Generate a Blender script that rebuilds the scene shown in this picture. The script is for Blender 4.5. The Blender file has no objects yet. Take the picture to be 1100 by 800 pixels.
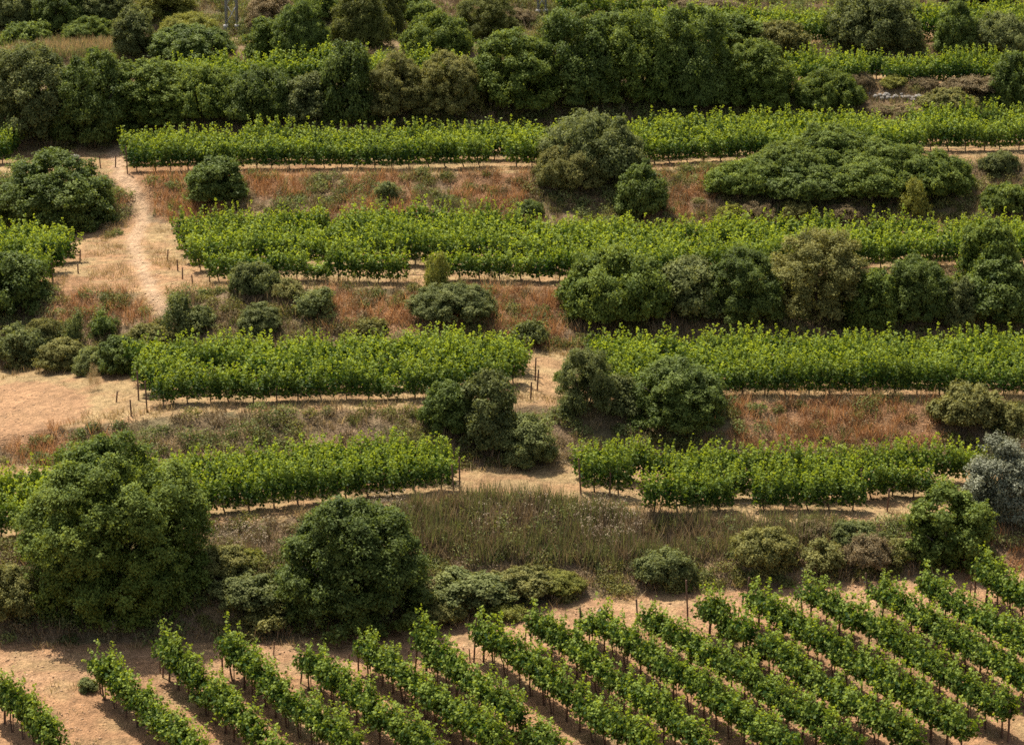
import bpy, math, random
import numpy as np
R = math.radians
rng = np.random.default_rng(7)
random.seed(7)
C = bpy.context.scene.collection

# ------------------------------------------------------------------ survey frame
# positions were surveyed from the photograph (1100 x 800 px) and are turned into
# world points on the terrain by shooting the survey ray at the hillside.
FPX, PITCH = 3000.0, R(14.0)
CP, SP = math.cos(PITCH), math.sin(PITCH)
CAMZ = 46.0
def ray(px, py):                       # direction per metre of depth (X, Z)
    u = (np.asarray(px, float) - 550) / FPX; v = (400 - np.asarray(py, float)) / FPX
    k = CP + v * SP
    return u / k, (-SP + v * CP) / k
def project(x, y, z):
    z = z - CAMZ
    f = y * CP - z * SP; up = y * SP + z * CP
    return 550 + FPX * x / f, 400 - FPX * up / f

# breaklines of the terraced slope: (profile slope reached from the line before, [(px, py) ...])
LINES = [
 (.12, [(0, 745), (400, 722), (627, 692), (1100, 634)]),                                         # 1 field end
 (.10, [(-100, 694), (0, 692), (300, 690), (480, 668), (620, 642), (750, 636), (870, 628), (1000, 618), (1100, 612)]),   # 2 bank foot
 (.50, [(-100, 592), (0, 588), (240, 562), (490, 538), (620, 540), (740, 556), (900, 560), (1000, 560), (1100, 562)]),   # 3 terrace A front
 (.03, [(0, 500), (240, 503), (480, 503), (640, 499), (850, 497), (1100, 500)]),                 # 4
 (.50, [(-100, 472), (0, 468), (140, 452), (170, 444), (460, 438), (560, 434), (640, 438), (800, 430), (1000, 430), (1100, 432)]),  # 5 terrace B front
 (.03, [(0, 398), (140, 386), (400, 379), (600, 376), (1100, 373)]),                             # 6
 (.42, [(0, 312), (60, 310), (170, 316), (225, 313), (400, 309), (620, 310), (750, 305), (850, 300), (1000, 291), (1100, 288)]),     # 7 terrace C front
 (.03, [(0, 245), (100, 240), (190, 240), (400, 246), (600, 247), (750, 248), (1100, 245)]),     # 8
 (.42, [(0, 190), (140, 190), (430, 187), (570, 186), (760, 181), (1000, 176), (1100, 175)]),    # 9 terrace D front
 (.03, [(0, 165), (140, 160), (430, 158), (760, 150), (1100, 142)]),                             # 10
 (.42, [(0, 105), (200, 100), (500, 97), (850, 94), (1100, 93)]),                                # 11 terrace E front
 (.03, [(0, 90), (500, 86), (1100, 78)]),                                                        # 12
 (.42, [(0, 58), (500, 58), (700, 54), (1100, 44)]),                                             # 13 terrace F front
 (.03, [(0, 40), (500, 40), (700, 30), (1100, 18)]),                                             # 14
 (.30, [(0, 0), (1100, -10)]),                                                                   # 15
 (.30, [(0, -90), (1100, -90)]),                                                                 # 16
]
PXS = np.arange(-260, 1361, 20.0)
def build_lines():
    Y = np.full_like(PXS, 104.0)
    X, T = ray(PXS, np.full_like(PXS, 900.0) )
    Z = T * Y
    out = [(X * Y, Y.copy(), Z.copy())]
    for s, pts in LINES:
        p = np.array(pts, float)
        py = np.interp(PXS, p[:, 0], p[:, 1])
        ker = np.ones(5) / 5
        py = np.convolve(np.pad(py, 2, mode='edge'), ker, mode='valid')
        X, T = ray(PXS, py)
        Yn = (-Z + s * Y) / (-T + s)
        Yn = np.maximum(Yn, Y + 1.0)
        Yn = np.convolve(np.pad(Yn, 2, mode='edge'), ker, mode='valid')
        Z = T * Yn; Y = Yn
        out.append((X * Y, Y.copy(), Z.copy()))
    return out
BL = build_lines()

# ------------------------------------------------------------------ helpers
def vnoise(x, y, scale, seed):
    """smooth value noise in world metres, 0..1"""
    g = np.random.default_rng(seed).random((256, 256))
    u = np.asarray(x, float) / scale + 1000.3; v = np.asarray(y, float) / scale + 1000.7
    i = np.floor(u).astype(int); j = np.floor(v).astype(int)
    fu = u - i; fv = v - j
    fu = fu * fu * (3 - 2 * fu); fv = fv * fv * (3 - 2 * fv)
    a = g[i % 256, j % 256]; b = g[(i + 1) % 256, j % 256]
    c = g[i % 256, (j + 1) % 256]; d = g[(i + 1) % 256, (j + 1) % 256]
    return (a * (1 - fu) + b * fu) * (1 - fv) + (c * (1 - fu) + d * fu) * fv
def fbm(x, y, s, seed):
    return (vnoise(x, y, s, seed) + .5 * vnoise(x, y, s * .5, seed + 1) + .25 * vnoise(x, y, s * .25, seed + 2)) / 1.75

def terrain(X, Y):
    """height and zone (0 field, 1 track, 2 bank, 3 terrace, ...) of the hillside"""
    X = np.asarray(X, float); Y = np.asarray(Y, float)
    shp = np.broadcast(X, Y).shape
    X = np.broadcast_to(X, shp).ravel(); Y = np.broadcast_to(Y, shp).ravel()
    ys = [np.full_like(X, -60.), np.full_like(X, 60.)]; zs = [np.full_like(X, -66.), np.full_like(X, -51.5)]
    for (bx, by, bz) in BL:
        ys.append(np.interp(X, bx, by)); zs.append(np.interp(X, bx, bz))
    ys.append(ys[-1] + 160); zs.append(zs[-1] + 55)
    ys.append(ys[-1] + 900); zs.append(zs[-1] + 190)
    ys = np.array(ys); zs = np.array(zs)
    idx = np.clip((ys <= Y[None]).sum(0) - 1, 0, len(ys) - 2)
    ar = np.arange(len(X))
    t = (Y - ys[idx, ar]) / (ys[idx + 1, ar] - ys[idx, ar])
    z = zs[idx, ar] * (1 - t) + zs[idx + 1, ar] * t
    zone = idx - 2 + np.clip(t, 0, .9999)
    zi = np.floor(zone)
    bank = ((zi >= 2) & (zi % 2 == 0)) | (zi >= 14)
    amp = np.where(bank, .50 * np.clip(np.minimum(t, 1 - t) * 5, 0, 1) + .06, .06)
    z = z + (fbm(X, Y, 3.2, 11) - .5) * amp * 1.6 + (vnoise(X, Y, .7, 5) - .5) * .09
    return (z + CAMZ).reshape(shp), zone.reshape(shp)

_YS = np.linspace(100, 320, 6000)
def hit(px, py):
    kx, kz = ray(px, py)
    X = kx * _YS; Zr = kz * _YS + CAMZ
    Z, _ = terrain(X, _YS)
    w = np.nonzero(Z >= Zr)[0]
    i = w[0] if len(w) else len(_YS) - 1
    return float(X[i]), float(_YS[i]), float(Z[i])
def inpoly(px, py, poly):
    p = np.array(poly, float); ins = np.zeros(px.shape, bool)
    x0, y0 = p[-1]
    for x1, y1 in p:
        c = ((y1 > py) != (y0 > py)) & (px < (x0 - x1) * (py - y1) / (y0 - y1 + 1e-12) + x1)
        ins ^= c; x0, y0 = x1, y1
    return ins

def mesh_from(name, V, F, mats, tint=None, matidx=None, smooth=False):
    """V (n,3); F list of (k, array (m,k))"""
    me = bpy.data.meshes.new(name)
    V = np.asarray(V, np.float32)
    me.vertices.add(len(V)); me.vertices.foreach_set('co', V.ravel())
    loops = np.concatenate([f.ravel() for f in F]).astype(np.int32)
    tot = np.concatenate([np.full(len(f), f.shape[1], np.int32) for f in F])
    start = np.concatenate([[0], np.cumsum(tot)[:-1]]).astype(np.int32)
    me.loops.add(len(loops)); me.loops.foreach_set('vertex_index', loops)
    me.polygons.add(len(tot)); me.polygons.foreach_set('loop_start', start); me.polygons.foreach_set('loop_total', tot)
    if matidx is not None: me.polygons.foreach_set('material_index', np.asarray(matidx, np.int32))
    if smooth: me.polygons.foreach_set('use_smooth', np.ones(len(tot), bool))
    for m in mats: me.materials.append(m)
    if tint is not None:
        a = me.attributes.new('tint', 'FLOAT', 'POINT'); a.data.foreach_set('value', np.asarray(tint, np.float32))
    me.update(calc_edges=True); me.validate()
    return me
def link(name, me, parent=None, loc=None, rz=0, sc=None):
    o = bpy.data.objects.new(name, me); C.objects.link(o)
    if parent is not None: o.parent = parent
    if loc is not None: o.location = loc
    o.rotation_euler = (0, 0, rz)
    if sc is not None: o.scale = sc
    return o
def tag(o, label=None, cat=None, group=None, kind=None):
    if label: o['label'] = label
    if cat: o['category'] = cat
    if group: o['group'] = group
    if kind: o['kind'] = kind
    return o
def unit(v): return v / (np.linalg.norm(v, axis=-1, keepdims=True) + 1e-9)

def leaves(rs, P, N, size, aspect=.75, fold=.18):
    """kite-shaped folded leaves at P facing N -> V, F(quads)"""
    n = len(P)
    t = unit(np.cross(N, unit(rs.normal(size=(n, 3)))))
    b = np.cross(N, t)
    s = np.broadcast_to(size, (n,))[:, None]
    v0 = P - t * s * .5
    v1 = P - b * s * .5 * aspect + N * s * fold - t * s * .08
    v2 = P + t * s * .5
    v3 = P + b * s * .5 * aspect + N * s * fold - t * s * .08
    V = np.stack([v0, v1, v2, v3], 1).reshape(-1, 3)
    F = np.arange(4 * n).reshape(n, 4)
    return V, F
def tube(path, rad, sides=6):
    path = np.asarray(path, float); n = len(path)
    tan = unit(np.gradient(path, axis=0))
    ref = np.array([0.31, .95, .05]); 
    V = []
    for i in range(n):
        a = unit(np.cross(tan[i], ref)) if abs(tan[i] @ ref) < .95 else unit(np.cross(tan[i], [1, 0, 0]))
        b = np.cross(tan[i], a)
        for k in range(sides):
            th = 2 * math.pi * k / sides
            V.append(path[i] + rad[i] * (math.cos(th) * a + math.sin(th) * b))
    V.append(path[0]); V.append(path[-1])
    F = []
    for i in range(n - 1):
        for k in range(sides):
            k2 = (k + 1) % sides
            F.append((i * sides + k, i * sides + k2, (i + 1) * sides + k2, (i + 1) * sides + k))
    T = []
    for k in range(sides):
        k2 = (k + 1) % sides
        T.append((n * sides, k2, k)); T.append((n * sides + 1, (n - 1) * sides + k, (n - 1) * sides + k2))
    return np.array(V), np.array(F), np.array(T)
class MB:
    def __init__(s): s.V = []; s.Q = []; s.T = []; s.n = 0
    def add(s, V, Q=None, T=None):
        s.V.append(V)
        if Q is not None: s.Q.append(Q + s.n)
        if T is not None: s.T.append(T + s.n)
        s.n += len(V)
    def tube(s, *a, **k): s.add(*tube(*a, **k))
    def mesh(s, name, mat, smooth=True):
        F = []
        if s.Q: F.append(np.concatenate(s.Q))
        if s.T: F.append(np.concatenate(s.T))
        return mesh_from(name, np.concatenate(s.V), F, [mat], smooth=smooth)

# ------------------------------------------------------------------ materials
def new_mat(name):
    m = bpy.data.materials.new(name); m.use_nodes = True
    nt = m.node_tree; nt.nodes.clear()
    return m, nt, lambda t, **k: _node(nt, t, **k)
def _node(nt, t, **k):
    n = nt.nodes.new(t)
    for a, v in k.items():
        if a in n.inputs: n.inputs[a].default_value = v
        else: setattr(n, a, v)
    return n
def leaf_mat(name, dark, light, trans, tf=.35, rough=.55, var=.25, spec=.25):
    m, nt, N = new_mat(name)
    out = N('ShaderNodeOutputMaterial'); at = N('ShaderNodeAttribute', attribute_name='tint')
    ramp = N('ShaderNodeMix', data_type='RGBA')
    ramp.inputs[6].default_value = (*dark, 1); ramp.inputs[7].default_value = (*light, 1)
    nt.links.new(at.outputs['Fac'], ramp.inputs[0])
    oi = N('ShaderNodeObjectInfo')
    mr = N('ShaderNodeMapRange'); mr.inputs['To Min'].default_value = 1 - var; mr.inputs['To Max'].default_value = 1 + var
    nt.links.new(oi.outputs['Random'], mr.inputs['Value'])
    hs = N('ShaderNodeHueSaturation')
    nt.links.new(ramp.outputs[2], hs.inputs['Color']); nt.links.new(mr.outputs[0], hs.inputs['Value'])
    pb = N('ShaderNodeBsdfPrincipled', Roughness=rough); pb.inputs['Specular IOR Level'].default_value = spec
    nt.links.new(hs.outputs[0], pb.inputs['Base Color'])
    tr = N('ShaderNodeBsdfTranslucent')
    mx = N('ShaderNodeMix', data_type='RGBA', blend_type='MULTIPLY'); mx.inputs[0].default_value = 1
    mx.inputs[7].default_value = (*trans, 1)
    nt.links.new(hs.outputs[0], mx.inputs[6]); nt.links.new(mx.outputs[2], tr.inputs['Color'])
    sh = N('ShaderNodeMixShader'); sh.inputs[0].default_value = tf
    nt.links.new(pb.outputs[0], sh.inputs[1]); nt.links.new(tr.outputs[0], sh.inputs[2])
    nt.links.new(sh.outputs[0], out.inputs['Surface'])
    return m
def rough_mat(name, c0, c1, scale=6, rough=.9, stretch=(1, 1, 1), bump=.3):
    m, nt, N = new_mat(name)
    out = N('ShaderNodeOutputMaterial'); tc = N('ShaderNodeTexCoord'); mp = N('ShaderNodeMapping')
    mp.inputs['Scale'].default_value = stretch
    nt.links.new(tc.outputs['Object'], mp.inputs['Vector'])
    no = N('ShaderNodeTexNoise', Scale=scale, Detail=5.0, Roughness=.65)
    nt.links.new(mp.outputs[0], no.inputs['Vector'])
    cr = N('ShaderNodeValToRGB'); cr.color_ramp.elements[0].color = (*c0, 1); cr.color_ramp.elements[1].color = (*c1, 1)
    cr.color_ramp.elements[0].position = .3; cr.color_ramp.elements[1].position = .7
    nt.links.new(no.outputs['Fac'], cr.inputs[0])
    pb = N('ShaderNodeBsdfPrincipled', Roughness=rough); pb.inputs['Specular IOR Level'].default_value = .2
    nt.links.new(cr.outputs[0], pb.inputs['Base Color'])
    bp = N('ShaderNodeBump', Strength=bump, Distance=.02); nt.links.new(no.outputs['Fac'], bp.inputs['Height'])
    nt.links.new(bp.outputs[0], pb.inputs['Normal']); nt.links.new(pb.outputs[0], out.inputs['Surface'])
    return m

M = dict(
    vine=leaf_mat('vine_leaf', (.026, .066, .011), (.285, .362, .056), (1.6, 1.4, .5), .42, .6, .08, .15),
    oak=leaf_mat('oak_leaf', (.060, .092, .018), (.242, .300, .062), (1.5, 1.35, .6), .36, .65, .12, .12),
    mastic=leaf_mat('mastic_leaf', (.052, .080, .019), (.202, .250, .060), (1.45, 1.4, .65), .34, .6, .12, .12),
    grey=leaf_mat('grey_green_leaf', (.082, .102, .034), (.268, .285, .100), (1.3, 1.25, .7), .34, .7, .14, .12),
    olive=leaf_mat('olive_leaf', (.140, .150, .090), (.34, .345, .225), (1.1, 1.05, .8), .25, .55, .08, .2),
    scrub=leaf_mat('scrub_leaf', (.105, .110, .034), (.305, .285, .092), (1.25, 1.15, .65), .34, .7, .14, .1),
    burnet=leaf_mat('burnet_twig', (.135, .102, .050), (.34, .265, .145), (1.15, 1, .7), .28, .75, .18, .1),
    broom=leaf_mat('broom_leaf', (.14, .155, .030), (.36, .350, .080), (1.2, 1.1, .6), .35, .6, .1, .1),
    pine=leaf_mat('pine_needle', (.070, .084, .020), (.215, .220, .058), (1.3, 1.25, .6), .36, .6, .1, .1),
    straw=leaf_mat('straw_blade', (.28, .19, .09), (.56, .42, .22), (1, .95, .7), .3, .7, 0),
    red=leaf_mat('red_dry_blade', (.27, .128, .055), (.60, .345, .155), (1, .9, .7), .3, .7, 0),
    thatch=leaf_mat('thatch_blade', (.15, .102, .058), (.36, .265, .155), (1, .95, .7), .25, .75, 0),
    weed=leaf_mat('weed_blade', (.095, .102, .038), (.270, .250, .105), (1, 1.1, .6), .35, .65, 0),
    head=leaf_mat('seed_head', (.30, .22, .14), (.56, .45, .31), (1, 1, .9), .2, .8, 0),
    bark=rough_mat('bark', (.055, .042, .032), (.14, .11, .085), 9, .9, (1, 1, .25), .6),
    vinebark=rough_mat('vine_bark', (.060, .036, .024), (.15, .095, .062), 14, .9, (1, 1, .3), .6),
    post=rough_mat('weathered_post', (.075, .040, .026), (.20, .115, .075), 12, .85, (1, 1, .15), .4),
    stone=rough_mat('limestone', (.15, .135, .115), (.31, .285, .25), 7, .9, (1, 1, 1), .5),
    brownstone=rough_mat('brown_stone', (.16, .11, .075), (.34, .25, .18), 8, .9, (1, 1, 1), .5),
    steel=rough_mat('galvanised_steel', (.22, .225, .235), (.36, .37, .38), 5, .5, (1, 1, 1), .05),
    concrete=rough_mat('footing_concrete', (.34, .32, .29), (.50, .47, .43), 9, .9),
    clod=rough_mat('earth_clod', (.25, .14, .075), (.44, .29, .17), 1.5, .95, (1, 1, 1), .0),
    hose=rough_mat('drip_hose', (.020, .016, .014), (.045, .036, .030), 9, .6, (1, 1, 1), .0),
)

def soil_material():
    m, nt, N = new_mat('soil')
    L = nt.links.new
    out = N('ShaderNodeOutputMaterial'); at = N('ShaderNodeAttribute', attribute_name='soil')
    tc = N('ShaderNodeTexCoord')
    def noise(s, d=4., r=.6, vec=None):
        n = N('ShaderNodeTexNoise', Scale=s, Detail=d, Roughness=r); L(vec or tc.outputs['Object'], n.inputs['Vector']); return n
    def mul(fac_out, lo, hi, col_out, a=.3, b=.7):
        mr = N('ShaderNodeMapRange'); mr.inputs['From Min'].default_value = a; mr.inputs['From Max'].default_value = b
        mr.inputs['To Min'].default_value = lo; mr.inputs['To Max'].default_value = hi
        L(fac_out, mr.inputs['Value'])
        x = N('ShaderNodeMix', data_type='RGBA', blend_type='MULTIPLY'); x.inputs[0].default_value = 1
        L(col_out, x.inputs[6]); L(mr.outputs[0], x.inputs[7]); return x.outputs[2]
    n1, n2, n3 = noise(.35, 5), noise(2.2, 5), noise(9., 3)
    c = mul(n1.outputs['Fac'], .82, 1.16, at.outputs['Color'])
    c = mul(n2.outputs['Fac'], .64, 1.26, c)
    c = mul(n3.outputs['Fac'], .70, 1.26, c)
    # scattered pale stubble and pebbles
    vo = N('ShaderNodeTexVoronoi', Scale=3.3); L(tc.outputs['Object'], vo.inputs['Vector'])
    lt = N('ShaderNodeMath', operation='LESS_THAN'); lt.inputs[1].default_value = .085; L(vo.outputs['Distance'], lt.inputs[0])
    gt = N('ShaderNodeMath', operation='GREATER_THAN'); gt.inputs[1].default_value = .5
    L(n2.outputs['Fac'], gt.inputs[0])
    an = N('ShaderNodeMath', operation='MULTIPLY'); L(lt.outputs[0], an.inputs[0]); L(gt.outputs[0], an.inputs[1])
    sc = N('ShaderNodeMath', operation='MULTIPLY'); sc.inputs[1].default_value = .6; L(an.outputs[0], sc.inputs[0])
    pb_ = N('ShaderNodeMix', data_type='RGBA'); pb_.inputs[7].default_value = (.55, .46, .35, 1)
    L(sc.outputs[0], pb_.inputs[0]); L(c, pb_.inputs[6])
    pb = N('ShaderNodeBsdfPrincipled', Roughness=.95); pb.inputs['Specular IOR Level'].default_value = .1
    L(pb_.outputs[2], pb.inputs['Base Color'])
    ad = N('ShaderNodeMath', operation='ADD'); L(n2.outputs['Fac'], ad.inputs[0]); L(n3.outputs['Fac'], ad.inputs[1])
    bp = N('ShaderNodeBump', Strength=1.0, Distance=.16); L(ad.outputs[0], bp.inputs['Height']); L(bp.outputs[0], pb.inputs['Normal'])
    L(pb.outputs[0], out.inputs['Surface'])
    return m

# ------------------------------------------------------------------ ground
DIRT = np.array((.310, .174, .089)); TRACK = np.array((.335, .194, .102)); STRAW = np.array((.325, .225, .110))
LITTER = np.array((.19, .13, .075)); RED = np.array((.26, .14, .070)); PATH = np.array((.46, .295, .17)); GREENISH = np.array((.13, .115, .055))
PATH_POLY = [(112, 168), (146, 170), (141, 195), (153, 225), (158, 262), (216, 288), (212, 310), (182, 320), (176, 338), (158, 338), (150, 318), (96, 306), (95, 272), (118, 240), (128, 205)]
PATH_SPINE = [(124, 165), (129, 188), (150, 212), (153, 238), (143, 262), (154, 290), (174, 332)]
MEDIAN = [(127, 203), (139, 212), (138, 240), (126, 252), (122, 238)]
LEFT_TRACK = [(-80, 414), (50, 410), (96, 424), (92, 446), (55, 460), (30, 478), (-80, 480)]
REDS = [[(135, 180), (575, 180), (575, 238), (190, 240), (130, 225)], [(700, 190), (770, 185), (770, 240), (690, 240)],
        [(785, 430), (1010, 430), (1010, 482), (785, 482)], [(55, 300), (160, 300), (165, 345), (60, 345)],
        [(480, 305), (615, 310), (600, 375), (470, 370)], [(1020, 555), (1160, 555), (1160, 612), (1030, 615)],
        [(-60, 430), (150, 440), (160, 490), (-60, 500)], [(350, 305), (470, 310), (440, 360), (345, 350)]]
def redpatch(px, py): return fbm(px, py * 2.2, 60, 99) > .41
def spine_dist(px, py, pts):
    d = np.full(px.shape, 1e9)
    for (x0, y0), (x1, y1) in zip(pts[:-1], pts[1:]):
        ux, uy = x1 - x0, y1 - y0
        t = np.clip(((px - x0) * ux + (py - y0) * uy) / (ux * ux + uy * uy), 0, 1)
        d = np.minimum(d, np.hypot(px - x0 - t * ux, py - y0 - t * uy))
    return d
def bands(a, b, step, far, grow=1.35):
    core = list(np.arange(a, b + 1e-6, step)); s = step; lo = a; left = []
    while lo > -far: s *= grow; lo -= s; left.append(lo)
    s = step; hi = b; right = []
    while hi < far: s *= grow; hi += s; right.append(hi)
    return np.array(left[::-1] + core + right)
def build_ground():
    xs = bands(-50, 50, .3, 1200)
    ys = bands(104, 246, .28, 1400); ys = ys[ys > -55]
    X, Y = np.meshgrid(xs, ys)
    Z, zone = terrain(X, Y)
    px, py = project(X, Y, Z)
    zi = np.floor(zone).astype(int)
    n = fbm(X, Y, 2.6, 31); n2 = fbm(X, Y, 1.1, 47); n3 = fbm(X, Y, 7, 53)
    col = np.empty(X.shape + (3,)); col[:] = STRAW
    def blend(mask, c, w=1.):
        k = (np.clip(mask, 0, 1) * w)[..., None]; col[:] = col * (1 - k) + np.asarray(c) * k
    # terraces: straw stubble over orange earth
    blend(np.clip((n2 - .45) * 5, 0, 1), DIRT, .65)
    blend(zi <= 0, DIRT); blend((zi <= 0) * np.clip((n - .56) * 6, 0, 1), STRAW, .75)
    blend((zi <= 0) * np.clip((n2 - .64) * 7, 0, 1), GREENISH, .5)
    blend(zi == 1, TRACK); blend((zi == 1) * np.clip((n2 - .52) * 6, 0, 1), STRAW, .6)
    bank = ((zi >= 2) & (zi % 2 == 0)) | (zi >= 14)
    blend(bank, LITTER); blend(bank * np.clip((n - .5) * 5, 0, 1), GREENISH, .7); blend(bank * np.clip((n2 - .56) * 5, 0, 1), STRAW, .5)
    jx, jy = px + (n2 - .5) * 26, py + (n - .5) * 18
    rn = redpatch(px, py)
    for p in REDS: blend(inpoly(jx, jy, p) & rn, RED, .8)
    blend(inpoly(jx, jy, LEFT_TRACK), TRACK, .9)
    blend(inpoly(jx, jy, PATH_POLY), DIRT * 1.08, .7); blend(inpoly(jx, jy, PATH_POLY) * np.clip((vnoise(X, Y * 3.2, 1.5, 61) - .5) * 5, 0, 1), STRAW * .9, .8)
    d = spine_dist(px + (n2 - .5) * 10, py, PATH_SPINE); blend(np.clip((9 - d) / 5, 0, 1) * (py < 345) * (py > 150), np.array((.44, .30, .185)), .8)
    blend(inpoly(jx, jy, MEDIAN), LITTER, .8)
    blend((np.abs(px - 858 - (py - 590) * .12 - (n2 - .5) * 14) < 5) & (py > 560) & (py < 640), PATH, .8)
    upper = (py < 108) & ((px < 690) | (py < 20)) & (zi != 9)
    blend(upper, LITTER, .8); blend(upper * np.clip((n - .45) * 5, 0, 1), GREENISH, .8)
    # wheel ruts of the farm track: two worn, smooth lanes
    if True:
        t = zone - 1
        for c in (.30, .72):
            r = np.clip(1 - np.abs(t - c) / .09, 0, 1) * (zi == 1); Z -= .05 * r; blend(r * (n3 > .3), np.array((.39, .24, .135)), .6)
    V = np.stack([X, Y, Z], -1).reshape(-1, 3)
    ny, nx = X.shape
    i = np.arange(ny * nx).reshape(ny, nx)
    Q = np.stack([i[:-1, :-1], i[:-1, 1:], i[1:, 1:], i[1:, :-1]], -1).reshape(-1, 4)
    me = mesh_from('ground', V, [Q], [soil_material()], smooth=True)
    a = me.attributes.new('soil', 'FLOAT_COLOR', 'POINT')
    rgba = np.concatenate([col.reshape(-1, 3), np.ones((len(V), 1))], 1).astype(np.float32)
    a.data.foreach_set('color', rgba.ravel())
    o = link('ground', me); tag(o, 'terraced hillside of orange earth and dry straw with a dirt track', 'ground', kind='structure')
build_ground()

# ------------------------------------------------------------------ grapevines
def vine_foliage(rs, style):
    P, D, S, TT = [], [], [], []
    far = style == 'far'
    if style == 'field':                       # sprawling canopy on one wire
        for k in range(27):
            x0 = rs.uniform(-.62, .62); base = np.array([x0, rs.normal(0, .06), rs.uniform(.92, 1.15)])
            side = rs.choice([-1, 1]); reach = rs.uniform(.12, .60); up = rs.uniform(.4, 1.15)
            if rs.random() < .16: up = rs.uniform(1.2, 1.6); reach *= .5
            end = base + np.array([rs.normal(0, .22), side * reach, up - (reach > .4) * rs.uniform(.2, .8)])
            mid = (base + end) / 2 + np.array([0, 0, .22])
            n = rs.integers(26, 36); t = rs.random(n)[:, None]
            p = base * (1 - t) ** 2 + 2 * mid * t * (1 - t) + end * t ** 2
            P.append(p + rs.normal(size=(n, 3)) * np.array([.07, .065, .065]) * (1.15 - .5 * t))
            D.append(np.tile([0, side * .6, .7], (n, 1))); TT.append(t[:, 0])
            S.append(rs.uniform(.12, .19, n) * (1.15 - .45 * t[:, 0]))
    else:                                      # tall upright hedge on terraces
        for k in range(24):
            x0 = np.clip(rs.normal(0, .40), -.66, .66); base = np.array([x0, rs.normal(0, .07), rs.uniform(.60, .85)])
            side = rs.choice([-1, 1]); top = rs.uniform(1.55, 2.05) if rs.random() < .68 else rs.uniform(2.05, 2.6)
            end = np.array([x0 + rs.normal(0, .24), side * rs.uniform(.02, .45), top])
            n = rs.integers(22, 29) if far else rs.integers(28, 38); t = (rs.random(n) ** .85)[:, None]
            p = base * (1 - t) + end * t + np.array([0, side * .22, 0]) * (t * (1 - t) * 4)
            P.append(p + rs.normal(size=(n, 3)) * np.array([.075, .07, .06]) * (1.25 - .75 * t))
            D.append(np.tile([0, side * .7, .6], (n, 1))); TT.append(t[:, 0])
            S.append(rs.uniform(.115, .18, n) * (1.2 - .5 * t[:, 0]) * (1.08 if far else 1))
        n = 60
        P.append(np.stack([rs.uniform(-.6, .6, n), rs.normal(0, .2, n), rs.uniform(.35, .9, n)], 1))
        D.append(np.tile([0, 0, .4], (n, 1))); S.append(rs.uniform(.12, .17, n)); TT.append(np.full(n, .2))
    nb = 320 if style == 'field' else 210 if far else 290
    sd = rs.choice([-1, 1], nb); zz = rs.uniform(.95, 1.7, nb) if style == 'field' else rs.uniform(.32, 1.6, nb)
    P.append(np.stack([rs.uniform(-.66, .66, nb), sd * rs.uniform(.1, .50 if style == 'field' else .36, nb), zz], 1))
    D.append(np.stack([np.zeros(nb), sd * .9, np.full(nb, .45)], 1)); S.append(rs.uniform(.12, .19, nb) * (1.08 if far else 1)); TT.append(rs.uniform(0, .6 if style == 'field' else .42, nb))  # body leaves tinted dark, most on terraces, painting shade into the hedge fronts
    P = np.concatenate(P); D = np.concatenate(D); S = np.concatenate(S); TT = np.concatenate(TT)
    N = unit(unit(D) * .9 + rs.normal(size=P.shape) * .55)
    V, F = leaves(rs, P, N, S, .85, .12)
    hi = np.clip(.06 + .76 * TT ** 1.6 + rs.normal(0, .15, len(P)), 0, 1)      # young leaves towards the shoot tips are paler; contrast also paints sunlit tops
    return V, F, np.repeat(hi, 4)
def vine_trunk(rs, h=1.0):
    mb = MB()
    z = np.linspace(-.08, h, 7)
    p = np.stack([np.cumsum(rs.normal(0, .025, 7)), np.cumsum(rs.normal(0, .025, 7)), z], 1); p[:, :2] -= p[0, :2]
    mb.tube(p, np.linspace(.042, .028, 7))
    for s in (-1, 1):
        q = np.array([p[-1], p[-1] + [s * .18, 0, .07], p[-1] + [s * .36, rs.normal(0, .03), .06], p[-1] + [s * .56, rs.normal(0, .04), .07]])
        mb.tube(q, [.026, .022, .018, .012])
    return mb
VF = {st: [vine_foliage(np.random.default_rng(100 + k + 50 * (st == 'field')), st) for k in range(12)] for st in ('field', 'terrace', 'far')}
VFM = {st: [mesh_from('vine_foliage', v, [f], [M['vine']], t) for v, f, t in VF[st]] for st in ('field', 'terrace')}
VT = {st: [vine_trunk(np.random.default_rng(300 + k), 1.0 if st == 'field' else .8) for k in range(6)] for st in VF}
VTM = {st: [b.mesh('vine_trunk', M['vinebark']) for b in VT[st]] for st in VT}
def stake_mesh(h, r, seed, tilt=.03):
    rs = np.random.default_rng(seed); mb = MB()
    z = np.array([-.2, 0, h * .5, h - .02, h]); lean = rs.normal(0, tilt, 2)
    p = np.stack([lean[0] * z, lean[1] * z, z], 1)
    mb.tube(p, [r, r, r * .97, r * .93, r * .7], sides=8)
    return mb.mesh('stake', M['post'])
STK = [stake_mesh(1.45, .020, 400 + k) for k in range(4)]

ONES = 'first second third fourth fifth sixth seventh eighth ninth tenth eleventh twelfth thirteenth fourteenth fifteenth sixteenth seventeenth eighteenth nineteenth'.split()
def ordw(i):
    if i < 19: return ONES[i]
    n = i + 1; t = n // 10; u = n % 10
    tens = {2: 'twent', 3: 'thirt', 4: 'fort', 5: 'fift', 6: 'sixt'}[t]
    return tens + 'ieth' if u == 0 else tens + 'y-' + ONES[u - 1]

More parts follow.
